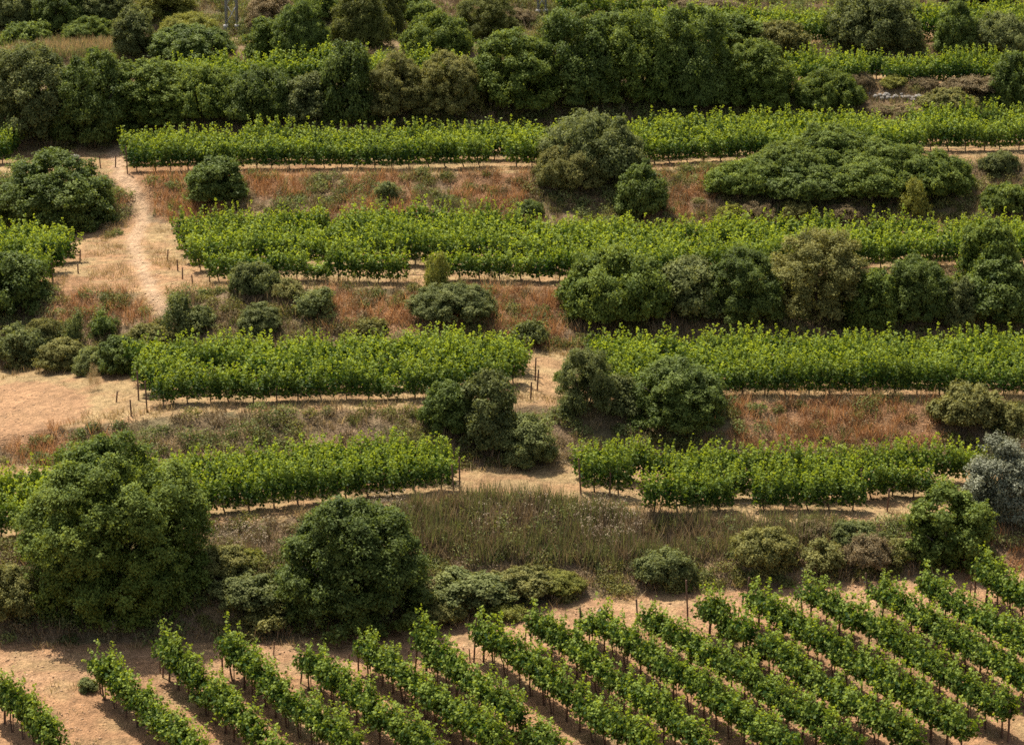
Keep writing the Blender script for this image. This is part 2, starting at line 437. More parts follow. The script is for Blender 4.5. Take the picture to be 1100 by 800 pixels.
# rows: (style, [(px, py) of the row line on the ground ...], row phrase, count from)
FG = [((0, 772), (70, 838)), ((108, 747), (222, 848)), ((176, 729), (305, 842)), ((244, 726), (380, 838)),
      ((328, 735), (470, 845)), ((392, 722), (540, 836)), ((450, 720), (600, 834)), ((513, 706), (700, 842)), ((573, 697), (760, 834)),
      ((629, 690), (850, 838)), ((694, 690), (915, 832)), ((754, 680), (980, 832)), ((806, 672), (1040, 822)), ((866, 662), (1083, 797)),
      ((940, 662), (1140, 786)), ((994, 658), (1160, 762)), ((1052, 644), (1190, 734))]
ROWS = []
for i, (a, b) in enumerate(FG):
    nm = 'leftmost' if i == 0 else ordw(i)
    ROWS.append(('field', [a, b], f'{nm} foreground row' + ('' if i == 0 else ' from the left' if i < 9 else ' counting rightward'), 'top'))
# block front/back rows on the terraces, lower terrace first
T = 'terrace'
ROWS += [
 (T, [(-40, 582), (120, 562), (240, 552), (360, 538), (487, 527)], 'front row beside the big round tree', 'right'),
 (T, [(-40, 562), (120, 545), (240, 536), (360, 526), (482, 516)], 'middle row beside the big round tree', 'right'),
 (T, [(-40, 545), (120, 530), (240, 522), (360, 514), (468, 507)], 'back row behind the big round tree', 'right'),
 (T, [(692, 551), (760, 549), (928, 548)], 'front row left of the silver olive', 'left'),
 (T, [(626, 528), (740, 536), (1020, 533)], 'middle row left of the silver olive', 'left'),
 (T, [(618, 514), (740, 520), (1050, 518)], 'back row left of the silver olive', 'left'),
 (T, [(166, 436), (300, 432), (460, 428), (548, 420)], 'front row beside the left dirt patch', 'left'),
 (T, [(152, 424), (300, 420), (460, 417), (563, 411)], 'second row beside the left dirt patch', 'left'),
 (T, [(145, 413), (300, 410), (564, 402)], 'third row', 'left'),
 (T, [(140, 403), (300, 400), (560, 394)], 'back row', 'left'),
 (T, [(650, 430), (800, 424), (1160, 425)], 'front row of the wide right block', 'left'),
 (T, [(642, 416), (800, 413), (1160, 413)], 'second row of the wide right block', 'left'),
 (T, [(638, 404), (1160, 402)], 'third row', 'left'), (T, [(634, 395), (1160, 391)], 'back row', 'left'),
 (T, [(225, 303), (420, 304), (640, 304), (760, 297), (860, 292)], 'f', 'left'), (T, [(206, 293), (640, 294), (960, 287), (1160, 283)], 's', 'left'),
 (T, [(199, 283), (640, 284), (1160, 274)], 't', 'left'), (T, [(194, 274), (640, 275), (1160, 265)], 'u', 'left'), (T, [(190, 265), (640, 266), (900, 262)], 'v', 'left'),
 (T, [(-40, 306), (56, 304)], 'a', 'left'), (T, [(-40, 296), (70, 292)], 'b', 'left'), (T, [(-40, 286), (78, 282)], 'c', 'left'), (T, [(-40, 276), (78, 273)], 'd', 'left'),
 (T, [(140, 185), (430, 182), (600, 179), (760, 174), (990, 169)], 'a', 'left'), (T, [(137, 177), (430, 174), (760, 167), (1160, 162)], 'b', 'left'),
 (T, [(133, 169), (430, 166), (760, 160), (1160, 154)], 'c', 'left'), (T, [(700, 154), (1160, 146)], 'd', 'left'),
 (T, [(-40, 176), (12, 176)], 'e', 'left'), (T, [(-40, 168), (20, 168)], 'e', 'left'),
 (T, [(848, 92), (1090, 92)], 'a', 'left'), (T, [(846, 86), (1110, 85)], 'b', 'left'), (T, [(170, 98), (500, 94)], 'c', 'left'), (T, [(170, 92), (500, 88)], 'c', 'left'),
 (T, [(690, 52), (900, 47), (1160, 41)], 'a', 'left'), (T, [(695, 46), (1160, 34)], 'b', 'left'), (T, [(700, 39), (1160, 27)], 'c', 'left'),
 (T, [(600, 22), (715, 18)], 'e', 'left'),]
# parts of the slope that trees hide from the camera
HIDE = [(120, 572, 108, 112), (378, 605, 86, 80), (1072, 512, 36, 46), (725, 430, 66, 44), (520, 450, 64, 44), (1022, 570, 50, 44)]
def resample(pts, step):
    W = np.array([hit(*p) for p in pts])
    # walk the polyline over the terrain
    seg = np.linalg.norm(np.diff(W[:, :2], axis=0), axis=1); cum = np.concatenate([[0], np.cumsum(seg)])
    n = max(1, int(round(cum[-1] / step)))
    s = (np.arange(n) + .5) * cum[-1] / n
    x = np.interp(s, cum, W[:, 0]); y = np.interp(s, cum, W[:, 1])
    e = .3
    dx = np.interp(np.clip(s + e, 0, cum[-1]), cum, W[:, 0]) - np.interp(np.clip(s - e, 0, cum[-1]), cum, W[:, 0])
    dy = np.interp(np.clip(s + e, 0, cum[-1]), cum, W[:, 1]) - np.interp(np.clip(s - e, 0, cum[-1]), cum, W[:, 1])
    return x, y, np.arctan2(dy, dx)
VINES = []
for ri, (st, pts, phrase, frm) in enumerate(ROWS):
    x, y, a = resample(pts, .98 if st == 'field' else 1.18)
    n = len(x)
    rr = np.random.default_rng(900 + ri)
    x = x + rr.normal(0, .05, n); y = y + rr.normal(0, .07, n)
    z, _ = terrain(x, y)
    for i in range(n):
        if st == 'terrace' and rr.random() < .02: continue
        px, py = project(x[i], y[i], z[i] + 1.4)
        pb = project(x[i], y[i], z[i])
        vis = -4 < px < 1104 and -10 < py < 797 and not any(((px - cx) / rx) ** 2 + ((py + 8 - cy) / ry) ** 2 < 1 for cx, cy, rx, ry in HIDE)
        j = i if frm != 'right' else n - 1 - i
        VINES.append(dict(st=st, x=x[i], y=y[i], z=z[i], a=a[i] + rr.normal(0, .06), row=ri, j=j, phrase=phrase, frm=frm, vis=vis, sc=(rr.uniform(.95, 1.12), (rr.uniform(.98, 1.22) if st == 'field' else rr.uniform(.9, 1.25)), rr.uniform(.9, 1.06) * (1.06 if st == 'field' else 1) * (.62 if rr.random() < .025 else 1) * (.84 + .30 * float(vnoise(x[i], y[i], 3.0, 140 + ri % 5)))), k=int(rr.integers(12)), end=(i in (0, n - 1))))
vis = sorted([v for v in VINES if v['vis']], key=lambda v: v['y'] - (0 if v['phrase'].startswith(('front', 'middle')) or v['st'] == 'field' else -6))
solo = set(id(v) for v in vis[:296])
cnt = {}
rest = [[], [], [], []]; nV = 0; mi = []
stuff = dict(V=[], F=[], T=[], M=[]); off = 0
for v in VINES:
    if id(v) in solo:
        t = link('grapevine', None, None, (v['x'], v['y'], v['z']), v['a'], v['sc'])
        if v['frm'] == 'top': lab = f"sprawling grapevine, {ordw(v['j'])} down from the upper end of the {v['phrase']}"
        else: lab = f"upright grapevine, {ordw(v['j'])} from the {v['frm']} end, {v['phrase']}"
        tag(t, lab, 'grapevine', 'vines trained in the sloping foreground rows' if v['st'] == 'field' else 'vines trained in the terrace rows')
        link('foliage', VFM[v['st']][v['k']], t); link('trunk', VTM[v['st']][v['k'] % 6], t)
        if v['st'] == 'field': link('stake', STK[v['k'] % 4], t, (.07, .03, 0))
    else:
        c, s = math.cos(v['a']), math.sin(v['a']); Rm = np.array([[c, -s, 0], [s, c, 0], [0, 0, 1]])
        Vl, Fl, Tl = VF['far' if v['st'] == 'terrace' else 'field'][v['k']]
        tr = VT[v['st']][v['k'] % 6]
        tV = np.concatenate(tr.V); tQ = np.concatenate(tr.Q)
        W = np.concatenate([Vl, tV]) * np.array(v['sc']) @ Rm.T + np.array([v['x'], v['y'], v['z']])
        stuff['V'].append(W); stuff['F'].append(Fl + off); stuff['F'].append(tQ + len(Vl) + off)
        stuff['M'].append(np.zeros(len(Fl))); stuff['M'].append(np.ones(len(tQ)))
        stuff['T'].append(np.clip(Tl + np.random.default_rng(int(v['x'] * 999) & 0xffff).normal(0, .08), 0, 1)); stuff['T'].append(np.zeros(len(tV)))
        off += len(W)
me = mesh_from('grapevine_rows', np.concatenate(stuff['V']), [np.concatenate(stuff['F'])], [M['vine'], M['vinebark']], np.concatenate(stuff['T']), np.concatenate(stuff['M']))
tag(link('grapevine_rows', me), 'bright green vine rows running across the higher terraces', 'grapevines', kind='stuff')
print('VINES', len(VINES), 'visible', len(vis))

# ------------------------------------------------------------------ shrubs and trees
def crown(rs, w, d, h, n_lobe, lobe_r, n_sub, sub_r, n_leaf, leaf, aspect=.6, low=-.15, up=.0, cz=.16):
    dirs = unit(rs.normal(size=(n_lobe * 6, 3))); dirs = dirs[dirs[:, 2] > low][:n_lobe]
    n_lobe = len(dirs)
    c = np.array([0, 0, h * cz]); rad = np.array([max(w / 2 - lobe_r * .75, .1 * w), max(d / 2 - lobe_r * .75, .1 * d), max(h * (1 - cz) - lobe_r * .75, .1 * h)])
    L = c + dirs * rad * np.where(rs.random((n_lobe, 1)) < .72, rs.uniform(.84, 1.04, (n_lobe, 1)), rs.uniform(.3, .75, (n_lobe, 1))) + rs.normal(size=(n_lobe, 3)) * lobe_r * .3
    L[:, 2] = np.maximum(L[:, 2], lobe_r * .25)
    lr = lobe_r * rs.uniform(.55, 1.35, n_lobe)
    i = np.repeat(np.arange(n_lobe), n_sub)
    d2 = unit(rs.normal(size=(len(i), 3)) + dirs[i] * .7 + np.array([0, 0, .3 + up]))
    S = L[i] + d2 * (lr[i] * np.where(rs.random(len(i)) < .10, rs.uniform(1.15, 1.5, len(i)), rs.uniform(.65, 1.14, len(i))))[:, None] * np.array([1, 1, .9])
    S[:, 2] += up * rs.uniform(0, .8, len(i)) * lobe_r
    j = np.repeat(np.arange(len(S)), n_leaf)
    P = S[j] + rs.normal(size=(len(j), 3)) * sub_r * np.array([1, 1, .8])
    N = unit(d2[j] * .85 + rs.normal(size=P.shape) * .5 + np.array([0, 0, .45]))
    t = .40 + rs.normal(0, .13, len(P)) + rs.normal(0, .13, len(S))[j] + rs.normal(0, .13, n_lobe)[i][j]
    sz = leaf * rs.uniform(.65, 1.3, len(P))
    k = P[:, 2] > .03
    V, F = leaves(rs, P[k], N[k], sz[k], aspect, .12)
    return V, F, np.repeat(np.clip(t[k], 0, 1), 4)
def stems(rs, w, h, n, r, single=False):
    mb = MB()
    if single:
        p = np.array([[0, 0, -.3], [.02 * w, 0, h * .15], [.0, .02 * w, h * .34], [.01 * w, .02 * w, h * .45], [0, 0, h * .58]])
        mb.tube(p, [r * 1.5, r * 1.15, r, r * .7, r * .25], sides=8)
    for k in range(n):
        a = 2 * math.pi * (k + rs.uniform(-.3, .3)) / n; q = np.array([math.cos(a), math.sin(a), 0])
        b = np.array([0, 0, h * .2]) if single else np.array([0, 0, -.2]) + q * r
        e = q * w * rs.uniform(.22, .38) + np.array([0, 0, h * rs.uniform(.42, .62)])
        m1 = b * .66 + e * .34 + np.array([0, 0, h * .08]); m2 = b * .33 + e * .67 + np.array([0, 0, h * .08])
        mb.tube([b, m1, m2, e], [r * .8, r * .6, r * .42, r * .15], sides=6)
    return mb
# kind: material, leaf size, aspect, upright sprays
KIND = dict(oak=('oak', .148, .66, .1), mastic=('mastic', .145, .66, .0), grey=('grey', .138, .62, .1), olive=('olive', .14, .45, .3),
            scrub=('scrub', .135, .6, .2), burnet=('burnet', .11, .5, .1), broom=('broom', .14, .4, .4), pine=('pine', .26, .22, .8))
SIZES = {'s': (1.7, .75), 'm': (3.6, 1.55), 'l': (6.2, 2.6), 'S': (1.7, 1.3), 'M': (3.6, 2.9), 'L': (6.2, 4.8)}
PARAM = {'s': (44, .19, 11, .07, 12), 'm': (105, .30, 18, .085, 14), 'l': (200, .42, 24, .10, 15), 'S': (36, .27, 12, .08, 13), 'M': (110, .36, 24, .095, 14), 'L': (200, .47, 28, .105, 14)}
_cache = {}
def variant(kind, size, v):
    key = (kind, size, v)
    if key not in _cache:
        mat, lf, asp, up = KIND[kind]; w, h = SIZES[size]; nl, lr, ns, sr, nf = PARAM[size]
        rs = np.random.default_rng(abs(hash((len(kind), ord(kind[0]), ord(kind[1]), ord(size), v))) % 99991)
        if kind == 'pine': lf *= .8
        V, F, Tn = crown(rs, w, w, h, nl, lr, ns, sr, nf, lf * (.82 if size in 'sS' else 1), asp, -.2, up)
        f = mesh_from(kind + '_foliage', V, [F], [M[mat]], Tn)
        t = stems(rs, w, h, 6, .05 * w / 3.6 + .02).mesh(kind + '_stem', M['bark']) if size not in 'sS' else None
        _cache[key] = (f, t)
    return _cache[key]
NAME = dict(oak='evergreen_shrub', mastic='evergreen_shrub', grey='scrub_bush', olive='olive_tree', scrub='scrub_bush', burnet='cushion_shrub', broom='broom_bush', pine='pine_tree')
CAT = dict(oak='shrub', mastic='shrub', grey='bush', olive='olive tree', scrub='bush', burnet='shrub', broom='bush', pine='pine tree')
_vc = {}
def shrub(px, py, w, h, kind, label, group=None, name=None, cat=None):
    x, y, z = hit(px, py)
    s = FPX / (y / .96)
    W, H = w / s, h / s / .93
    H = max(.3, H - .12 * W)
    size = 'L' if W > 4.6 else 'M' if W > 2.3 else 'S'
    if H / W < .56: size = size.lower()
    nv = 3 if size != 'L' else 3
    k = _vc.get((kind, size), 0); _vc[(kind, size)] = k + 1
    f, t = variant(kind, size, k % nv)
    w0, h0 = SIZES[size]
    rs = np.random.default_rng(int(px * 31 + py * 7))
    sc = (W / w0, W / w0 * rs.uniform(.85, 1.0), H / h0)
    y += W * .28
    z = float(terrain(x, y)[0]) - .05
    z = min(z, float(terrain(x, y - W * .32)[0]) + .25 * W)
    rz = rs.uniform(0, 6.28)
    nm = name or NAME[kind]
    if t is None or W < 1.6:
        o = link(nm, f, None, (x, y, z), rz, sc)
    else:
        o = link(nm, None, None, (x, y, z), rz, sc)
        link('crown', f, o); link('trunk', t, o)
    tag(o, label, cat or CAT[kind], group)
    return o
def big(px, py, w, h, mat, lf, asp, lobes, lr, label, name, cat, seed, ns=22, nf=24, single=True, up=.1, sub=.2, low=-.2, cz=.16):
    x, y, z = hit(px, py); s = FPX / (y / .96); W, H = w / s, h / s / .93 - .1 * w / s
    rs = np.random.default_rng(seed)
    V, F, Tn = crown(rs, W, W * .9, H, lobes, lr, ns, sub, nf, lf, asp, low, up, cz)
    y += W * .24; z = hit(px, py)[2] + .06
    o = link(name, None, None, (x, y, z))
    tag(o, label, cat)
    link('crown', mesh_from(name + '_crown', V, [F], [M[mat]], Tn), o)
    link('trunk', stems(rs, W, H, 7, .16 if single else .08, single).mesh(name + '_trunk', M['bark']), o)
    return o
big(120, 672, 206, 196, 'oak', .140, .6, 330, .62, 'big round dark green tree shading the track at lower left', 'evergreen_tree', 'tree', 21, 38, 19, True, .08, .11, -.85, .40)
big(378, 682, 162, 148, 'mastic', .140, .64, 270, .50, 'broad dark bush with its foot in shade between the big tree and the weeds', 'evergreen_shrub', 'shrub', 27, 30, 17, False, .0, .11, -.2, .2)
big(1022, 616, 98, 92, 'oak', .15, .62, 80, .50, 'round dark green bush just below the silver olive', 'evergreen_shrub', 'shrub', 23, 32, 17, False, .05, .09)
big(1080, 560, 80, 86, 'olive', .15, .45, 70, .5, 'silvery grey olive tree at the right edge of the lower terrace', 'olive_tree', 'olive tree', 24, 34, 18, True, .2, .11, -.3, .2)

SHRUBS = [
 # top edge of the slope
 (14, 32, 74, 46, 'grey', 'dusky grey bush in the top left corner'),
 (62, 38, 62, 50, 'mastic', 'dark bluish bush second from the top left corner'),
 (108, 26, 66, 46, 'oak2', 'dull grey bush at the top edge left of the yellowish broom'),
 (26, 49, 54, 26, 'oak', 'small green bush just above the left straw strip'),
 (93, 44, 62, 26, 'oak', 'flat light green bush above the right end of the straw strip'),
 (142, 62, 50, 48, 'grey', 'rounded ash grey bush at the right end of the straw strip'),
 (176, 24, 60, 38, 'broom', 'yellowish broom bush at the top edge left of the mast'),
 (203, 72, 96, 38, 'mastic', 'wide dark bush below the left steel mast'),
 (200, 44, 66, 30, 'broom', 'olive yellow bush left of the foot of the left steel mast'),
 (290, 34, 56, 40, 'burnet', 'dark brown grey thicket right of the left steel mast'),
 (290, 66, 50, 42, 'oak', 'green bush between the left mast and the dark tall shrub'),
 (322, 72, 66, 68, 'mastic', 'tall very dark shrub right of the left mast'),
 (348, 24, 52, 40, 'oak', 'green bush at the top edge above the very dark tall shrub'),
 (386, 54, 64, 66, 'pine', 'feathery young pine left of the small pale boulder', ),
 (414, 40, 44, 52, 'pine', 'slim young pine right beside the first feathery pine'),
 (442, 24, 48, 24, 'oak', 'low green bush at the top edge beside the pale boulder'),
 (470, 64, 74, 46, 'oak', 'light green spreading bush above the brown thicket in the tree line'),
 (522, 44, 72, 54, 'pine', 'yellow green young pine left of the right steel mast'),
 (556, 26, 40, 16, 'burnet', 'grey brown low thicket at the foot of the right mast'),
 (612, 46, 66, 34, 'scrub', 'olive scrub bush just right of the right steel mast'),
 (655, 42, 60, 30, 'oak', 'green bush between the right mast and the top vine rows'),
 (760, 14, 70, 16, 'burnet', 'low grey brown scrub above the top vine rows'),
 (700, 20, 40, 16, 'burnet', 'small brown scrub at the top edge above the vines'),
 (1045, 8, 90, 16, 'mastic', 'dark hedge-like bush in the top right corner'),
 (935, 10, 60, 16, 'mastic', 'dark low bush on the top edge above the right vine rows'),
 # belt between the two upper vine terraces
 (940, 62, 104, 62, 'grey', 'large rounded grey green bush in front of the top vine rows'),
 (1028, 62, 44, 50, 'mastic', 'narrow dark bush right of the large grey green one'),
 (1077, 64, 76, 42, 'grey', 'pale grey green bush at the right edge below the top vines'),
 (838, 64, 62, 34, 'scrub', 'brown green scrub bush left of the large grey green bush'),
 (795, 60, 60, 40, 'oak', 'green bush behind the tallest dark tree of the belt'),
 # dark belt of trees
 (30, 158, 104, 98, 'grey', 'big grey dark bush at the left end of the tree belt'),
 (100, 160, 92, 92, 'mastic', 'big dark bush second in the tree belt from the left'),
 (160, 140, 100, 68, 'oak', 'bright topped green bush third in the tree belt from the left'),
 (222, 138, 88, 54, 'oak', 'dense green bush fourth in the tree belt from the left'),
 (281, 138, 88, 54, 'mastic', 'dense dark bush fifth in the tree belt from the left'),
 (333, 136, 58, 48, 'grey', 'small dull bush in the tree belt left of the dark upright one'),
 (373, 136, 66, 82, 'mastic', 'dark upright bush in the tree belt left of the brown thicket'),
 (426, 134, 80, 62, 'scrub', 'brownish thicket in the middle of the tree belt'),
 (482, 132, 80, 66, 'scrub', 'olive brown bush between the brown thicket and the big dark trees'),
 (548, 128, 100, 80, 'oak', 'broad green tree, first of the big trees right of the brown thicket'),
 (618, 125, 98, 98, 'mastic', 'dark broad tree, second of the big trees right of the brown thicket'),
 (686, 122, 96, 94, 'oak', 'tall green tree between the two darkest trees of the belt'),
 (744, 122, 92, 108, 'mastic', 'tallest and darkest tree of the belt'),
 (812, 122, 82, 70, 'oak', 'rounded green bush at the right end of the tree belt'),
 (890, 124, 76, 40, 'oak', 'low green bush left of the pale stone heap'),
 (945, 128, 34, 14, 'burnet', 'small brown cushion below the left end of the stone heap'),
 (976, 126, 36, 14, 'burnet', 'brown grey cushion below the right end of the stone heap'),
 (962, 96, 34, 14, 'broom', 'bright yellow green cushion above the stone heap'),
 (925, 98, 36, 18, 'burnet', 'rusty brown cushion above the left end of the stone heap'),
 (995, 97, 36, 14, 'burnet', 'brown cushion above the right end of the stone heap'),
 (1048, 108, 66, 22, 'burnet', 'wide grey brown cushion right of the stone heap'),
 (1020, 128, 60, 26, 'scrub', 'yellow green scrub behind the vines right of the stone heap'),
 (1090, 126, 54, 60, 'mastic', 'dark bush at the right edge level with the stone heap'),
 (634, 196, 112, 68, 'grey', 'large grey green thicket rising in front of the upper vine rows'),
 (612, 212, 76, 44, 'scrub', 'lower olive bush against the left side of the large thicket'),
 (688, 236, 54, 50, 'mastic', 'dark rounded bush at the foot of the large grey thicket'),
 # second belt
 (54, 250, 124, 84, 'mastic', 'big dark bush left of the upper footpath'),
 (232, 222, 64, 46, 'mastic', 'dark bush on the dry bank right of the footpath'),
 (414, 218, 26, 22, 'grey', 'small grey green bush alone in the rust coloured grass'),
 (566, 236, 38, 18, 'mastic', 'small dark bush at the upper vine edge left of the thicket'),
 (800, 216, 84, 36, 'oak', 'low spreading bush at the left end of the wide green thicket'),
 (848, 203, 100, 42, 'oak', 'upper left mound of the wide green thicket'),
 (896, 184, 104, 46, 'oak', 'topmost mound of the wide green thicket against the upper vines'),
 (944, 200, 96, 42, 'oak', 'upper right mound of the wide green thicket'),
 (868, 222, 100, 40, 'mastic', 'darker lower mound of the wide green thicket, left one'),
 (936, 222, 104, 42, 'oak', 'lower middle mound of the wide green thicket behind the sapling'),
 (1004, 218, 92, 46, 'oak', 'last mound at the right end of the wide green thicket'),
 (983, 238, 30, 38, 'broom', 'yellow green sapling in front of the wide green thicket'),
 (1082, 232, 54, 30, 'oak', 'green bush at the right edge above the middle vine block'),
 (784, 241, 28, 15, 'broom', 'small yellow green cushion left of the wide thicket'),
 (815, 241, 40, 20, 'burnet', 'grey brown cushion in front of the wide green thicket'),
 (858, 240, 40, 20, 'scrub', 'olive brown cushion in front of the tallest thicket bush'),
 (905, 241, 44, 16, 'burnet', 'rusty cushion below the middle of the wide green thicket'),
 (1075, 190, 40, 22, 'grey', 'grey tuft at the right edge below the upper vine rows'),
 # third belt
 (10, 346, 78, 66, 'mastic', 'dark bush at the left edge below the small vine block'),
 (270, 318, 58, 34, 'grey', 'rounded grey green bush at the left end of the middle vine block'),
 (280, 363, 48, 32, 'grey', 'small bush just below the rounded grey green one'),
 (342, 343, 42, 32, 'grey', 'grey green bush right of the small low one, above the second block'),
 (310, 326, 34, 22, 'scrub', 'yellow grey cushion right of the rounded grey bush'),
 (192, 366, 34, 44, 'grey', 'slim grey green sapling at the lower end of the footpath'),
 (214, 362, 34, 30, 'grey', 'grey bush right beside the slim grey green sapling'),
 (110, 366, 30, 28, 'mastic', 'small round dark bush left of the slim sapling'),
 (80, 371, 20, 32, 'grey', 'narrow upright bush at the left of the small round dark one'),
 (468, 320, 28, 46, 'broom', 'yellow green sapling in front of the middle vine block'),
 (486, 352, 92, 38, 'grey', 'broad grey green bush below the yellow green sapling'),
 (400, 364, 38, 20, 'scrub', 'low yellow green cushion above the left vine block'),
 (570, 374, 40, 24, 'grey', 'grey bush above the gap between two vine blocks'),
 (662, 356, 124, 74, 'oak', 'wide green bush at the left end of the long dark hedge'),
 (740, 352, 76, 62, 'grey', 'grey green bush second in the long dark hedge'),
 (797, 356, 88, 76, 'mastic', 'dark bush third in the long dark hedge'),
 (880, 352, 112, 92, 'scrub', 'tall brownish bush in the middle of the long dark hedge'),
 (940, 354, 60, 60, 'oak', 'green bush right of the tall brownish one in the hedge'),
 (988, 354, 84, 70, 'mastic', 'dark bush in the hedge left of the last two'),
 (1065, 322, 68, 78, 'oak', 'tall bush at the right end of the hedge, standing behind'),
 (1078, 356, 78, 62, 'mastic', 'dark bush at the right end of the hedge, in front'),
 (1032, 356, 44, 48, 'grey', 'dull bush between the last dark bushes of the hedge'),
 # scrub left of the second terrace block
 (22, 392, 64, 34, 'grey', 'low grey cushion at the left edge above the dirt patch'),
 (66, 398, 54, 36, 'scrub', 'olive cushion second from the left above the dirt patch'),
 (100, 402, 46, 28, 'grey', 'grey cushion above the dirt patch beside the dry tuft'),
 (128, 404, 52, 42, 'mastic', 'darkest cushion at the left end of the second vine block'),
 (160, 385, 60, 30, 'scrub', 'olive grey cushion behind the left end of the second block'),
 (45, 372, 44, 24, 'scrub', 'small olive cushion uphill from the dirt patch'),
 (100, 420, 15, 26, 'straw', 'pale dry straw coloured tuft standing on the dirt patch'),
 # lower gap
 (480, 472, 58, 56, 'mastic', 'dark bush left in the cluster between the lower vine blocks'),
 (524, 492, 74, 78, 'grey', 'tall grey green bush in the middle of the lower cluster'),
 (568, 504, 60, 52, 'grey', 'lower grey green bush at the right end of the lower cluster'),
 (628, 456, 66, 72, 'olive2', 'feathery pale grey bush at the end of the right block'),
 (728, 472, 112, 76, 'mastic', 'big dark bush overhanging the lower right vine block'),
 (664, 452, 46, 42, 'grey', 'grey green bush between the feathery pale and big dark ones'),
 (605, 410, 22, 12, 'oak', 'tiny green patch of leaves in the straw gap'),
 (1042, 470, 90, 44, 'scrub', 'olive green mound right of the rust coloured grass'),
 (1090, 468, 40, 30, 'scrub', 'small olive mound at the right edge beside the larger one'),
 # lowest bank
 (8, 676, 66, 57, 'scrub', 'brown green scrub at the left edge beside the big tree'),
 (238, 628, 71, 32, 'scrub', 'grey olive cushion between the two biggest bushes, upper one'),
 (268, 610, 38, 17, 'broom', 'yellow green cushion top between the two biggest bushes'),
 (262, 664, 92, 36, 'grey', 'grey green mound between the two biggest bushes, lower one'),
 (286, 682, 54, 25, 'scrub', 'olive mound at the track edge left of the broad dark bush'),
 (500, 662, 99, 35, 'grey', 'grey green mound right of the broad dark bush'),
 (470, 674, 64, 33, 'scrub', 'olive mound close against the broad dark bush'),
 (560, 650, 79, 30, 'scrub', 'long olive mound below the tall weeds'),
 (540, 668, 46, 18, 'broom', 'small flat yellow green mound at the track edge'),
 (600, 644, 56, 22, 'broom', 'yellow olive mound left of the bare slope'),
 (712, 634, 69, 36, 'grey', 'rounded grey green cushion left of the gully'),
 (736, 636, 18, 11, 'oak', 'tiny bright green tuft at the track edge'),
 (822, 622, 75, 40, 'scrub', 'olive green cushion just left of the gully'),
 (885, 620, 51, 33, 'scrub', 'rounded olive cushion just right of the gully'),
 (930, 620, 64, 38, 'burnet', 'brown cushion between the gully and the round dark bush'),
 (918, 594, 54, 27, 'grey', 'grey green cushion above the brown one'),
 (874, 582, 47, 19, 'burnet', 'rusty cushion at the upper end of the gully'),
 (966, 612, 38, 27, 'scrub', 'small olive bush close left of the round dark bush'),
 (94, 744, 24, 16, 'grey', 'small grey green weed clump on bare earth by the foreground rows'),
]
KIND['oak2'] = ('grey', .15, .62, .1); NAME['oak2'] = 'scrub_bush'; CAT['oak2'] = 'bush'
KIND['straw'] = ('straw', .09, .2, .8); NAME['straw'] = 'dry_tuft'; CAT['straw'] = 'dry plant'
KIND['olive2'] = ('grey', .14, .4, .5); NAME['olive2'] = 'scrub_bush'; CAT['olive2'] = 'bush'
for s in SHRUBS:
    tree = s[4] in ('oak', 'mastic') and ' tree' in s[5] and 'tree belt' not in s[5]
    shrub(*s, name='evergreen_tree' if tree else None, cat='tree' if tree else None)

# ------------------------------------------------------------------ grass, weeds, low scrub (stuff)
def scatter(n, x0=-55, x1=55, y0=108, y1=246, seed=1):
    rs = np.random.default_rng(seed)
    X = rs.uniform(x0, x1, n); Y = rs.uniform(y0, y1, n)
    Z, zone = terrain(X, Y); px, py = project(X, Y, Z)
    k = (px > -70) & (px < 1170) & (py > -40) & (py < 830)
    return rs, X[k], Y[k], Z[k], zone[k], px[k], py[k]
def blades(rs, X, Y, Z, nb, hmin, hmax, wid, spread, lean, name, mat, label, cat):
    n = len(X)
    i = np.repeat(np.arange(n), nb)
    h = rs.uniform(hmin, hmax, n)[i] * rs.uniform(.55, 1.1, len(i))
    B = np.stack([X[i] + rs.normal(0, spread, len(i)), Y[i] + rs.normal(0, spread, len(i)), Z[i] - .04], 1)
    a = rs.uniform(0, 6.28, len(i)); s = np.stack([np.cos(a), np.sin(a), np.zeros_like(a)], 1)
    ln = np.stack([rs.normal(0, lean, len(i)), rs.normal(0, lean, len(i)), np.ones(len(i))], 1) * h[:, None]
    w = (wid * rs.uniform(.6, 1.3, len(i)))[:, None]
    V = np.stack([B - s * w * .5, B + s * w * .5, B + ln * .6 + s * w * .4, B + ln], 1).reshape(-1, 3)
    F = np.arange(len(V)).reshape(-1, 4)
    t = np.clip(.45 + rs.normal(0, .18, n)[i] + rs.normal(0, .15, len(i)), 0, 1)
    me = mesh_from(name, V, [F], [M[mat]], np.repeat(t, 4))
    return tag(link(name, me), label, cat, kind='stuff'), B, ln
def bankmask(zone):
    zi = np.floor(zone); return ((zi >= 2) & (zi % 2 == 0)) | (zi >= 14)
def inred(px, py):
    r = np.zeros(px.shape, bool)
    for p in REDS: r |= inpoly(px, py, p)
    return r & redpatch(px, py)
def offpath(px, py):
    return inpoly(px, py, MEDIAN) | ~(inpoly(px, py, PATH_POLY) | inpoly(px, py, LEFT_TRACK)) & ~((spine_dist(px, py, PATH_SPINE) < 16) & (py < 340) & (py > 150)) & ~((np.abs(px - 858 - (py - 590) * .12) < 5) & (py > 560) & (py < 640))
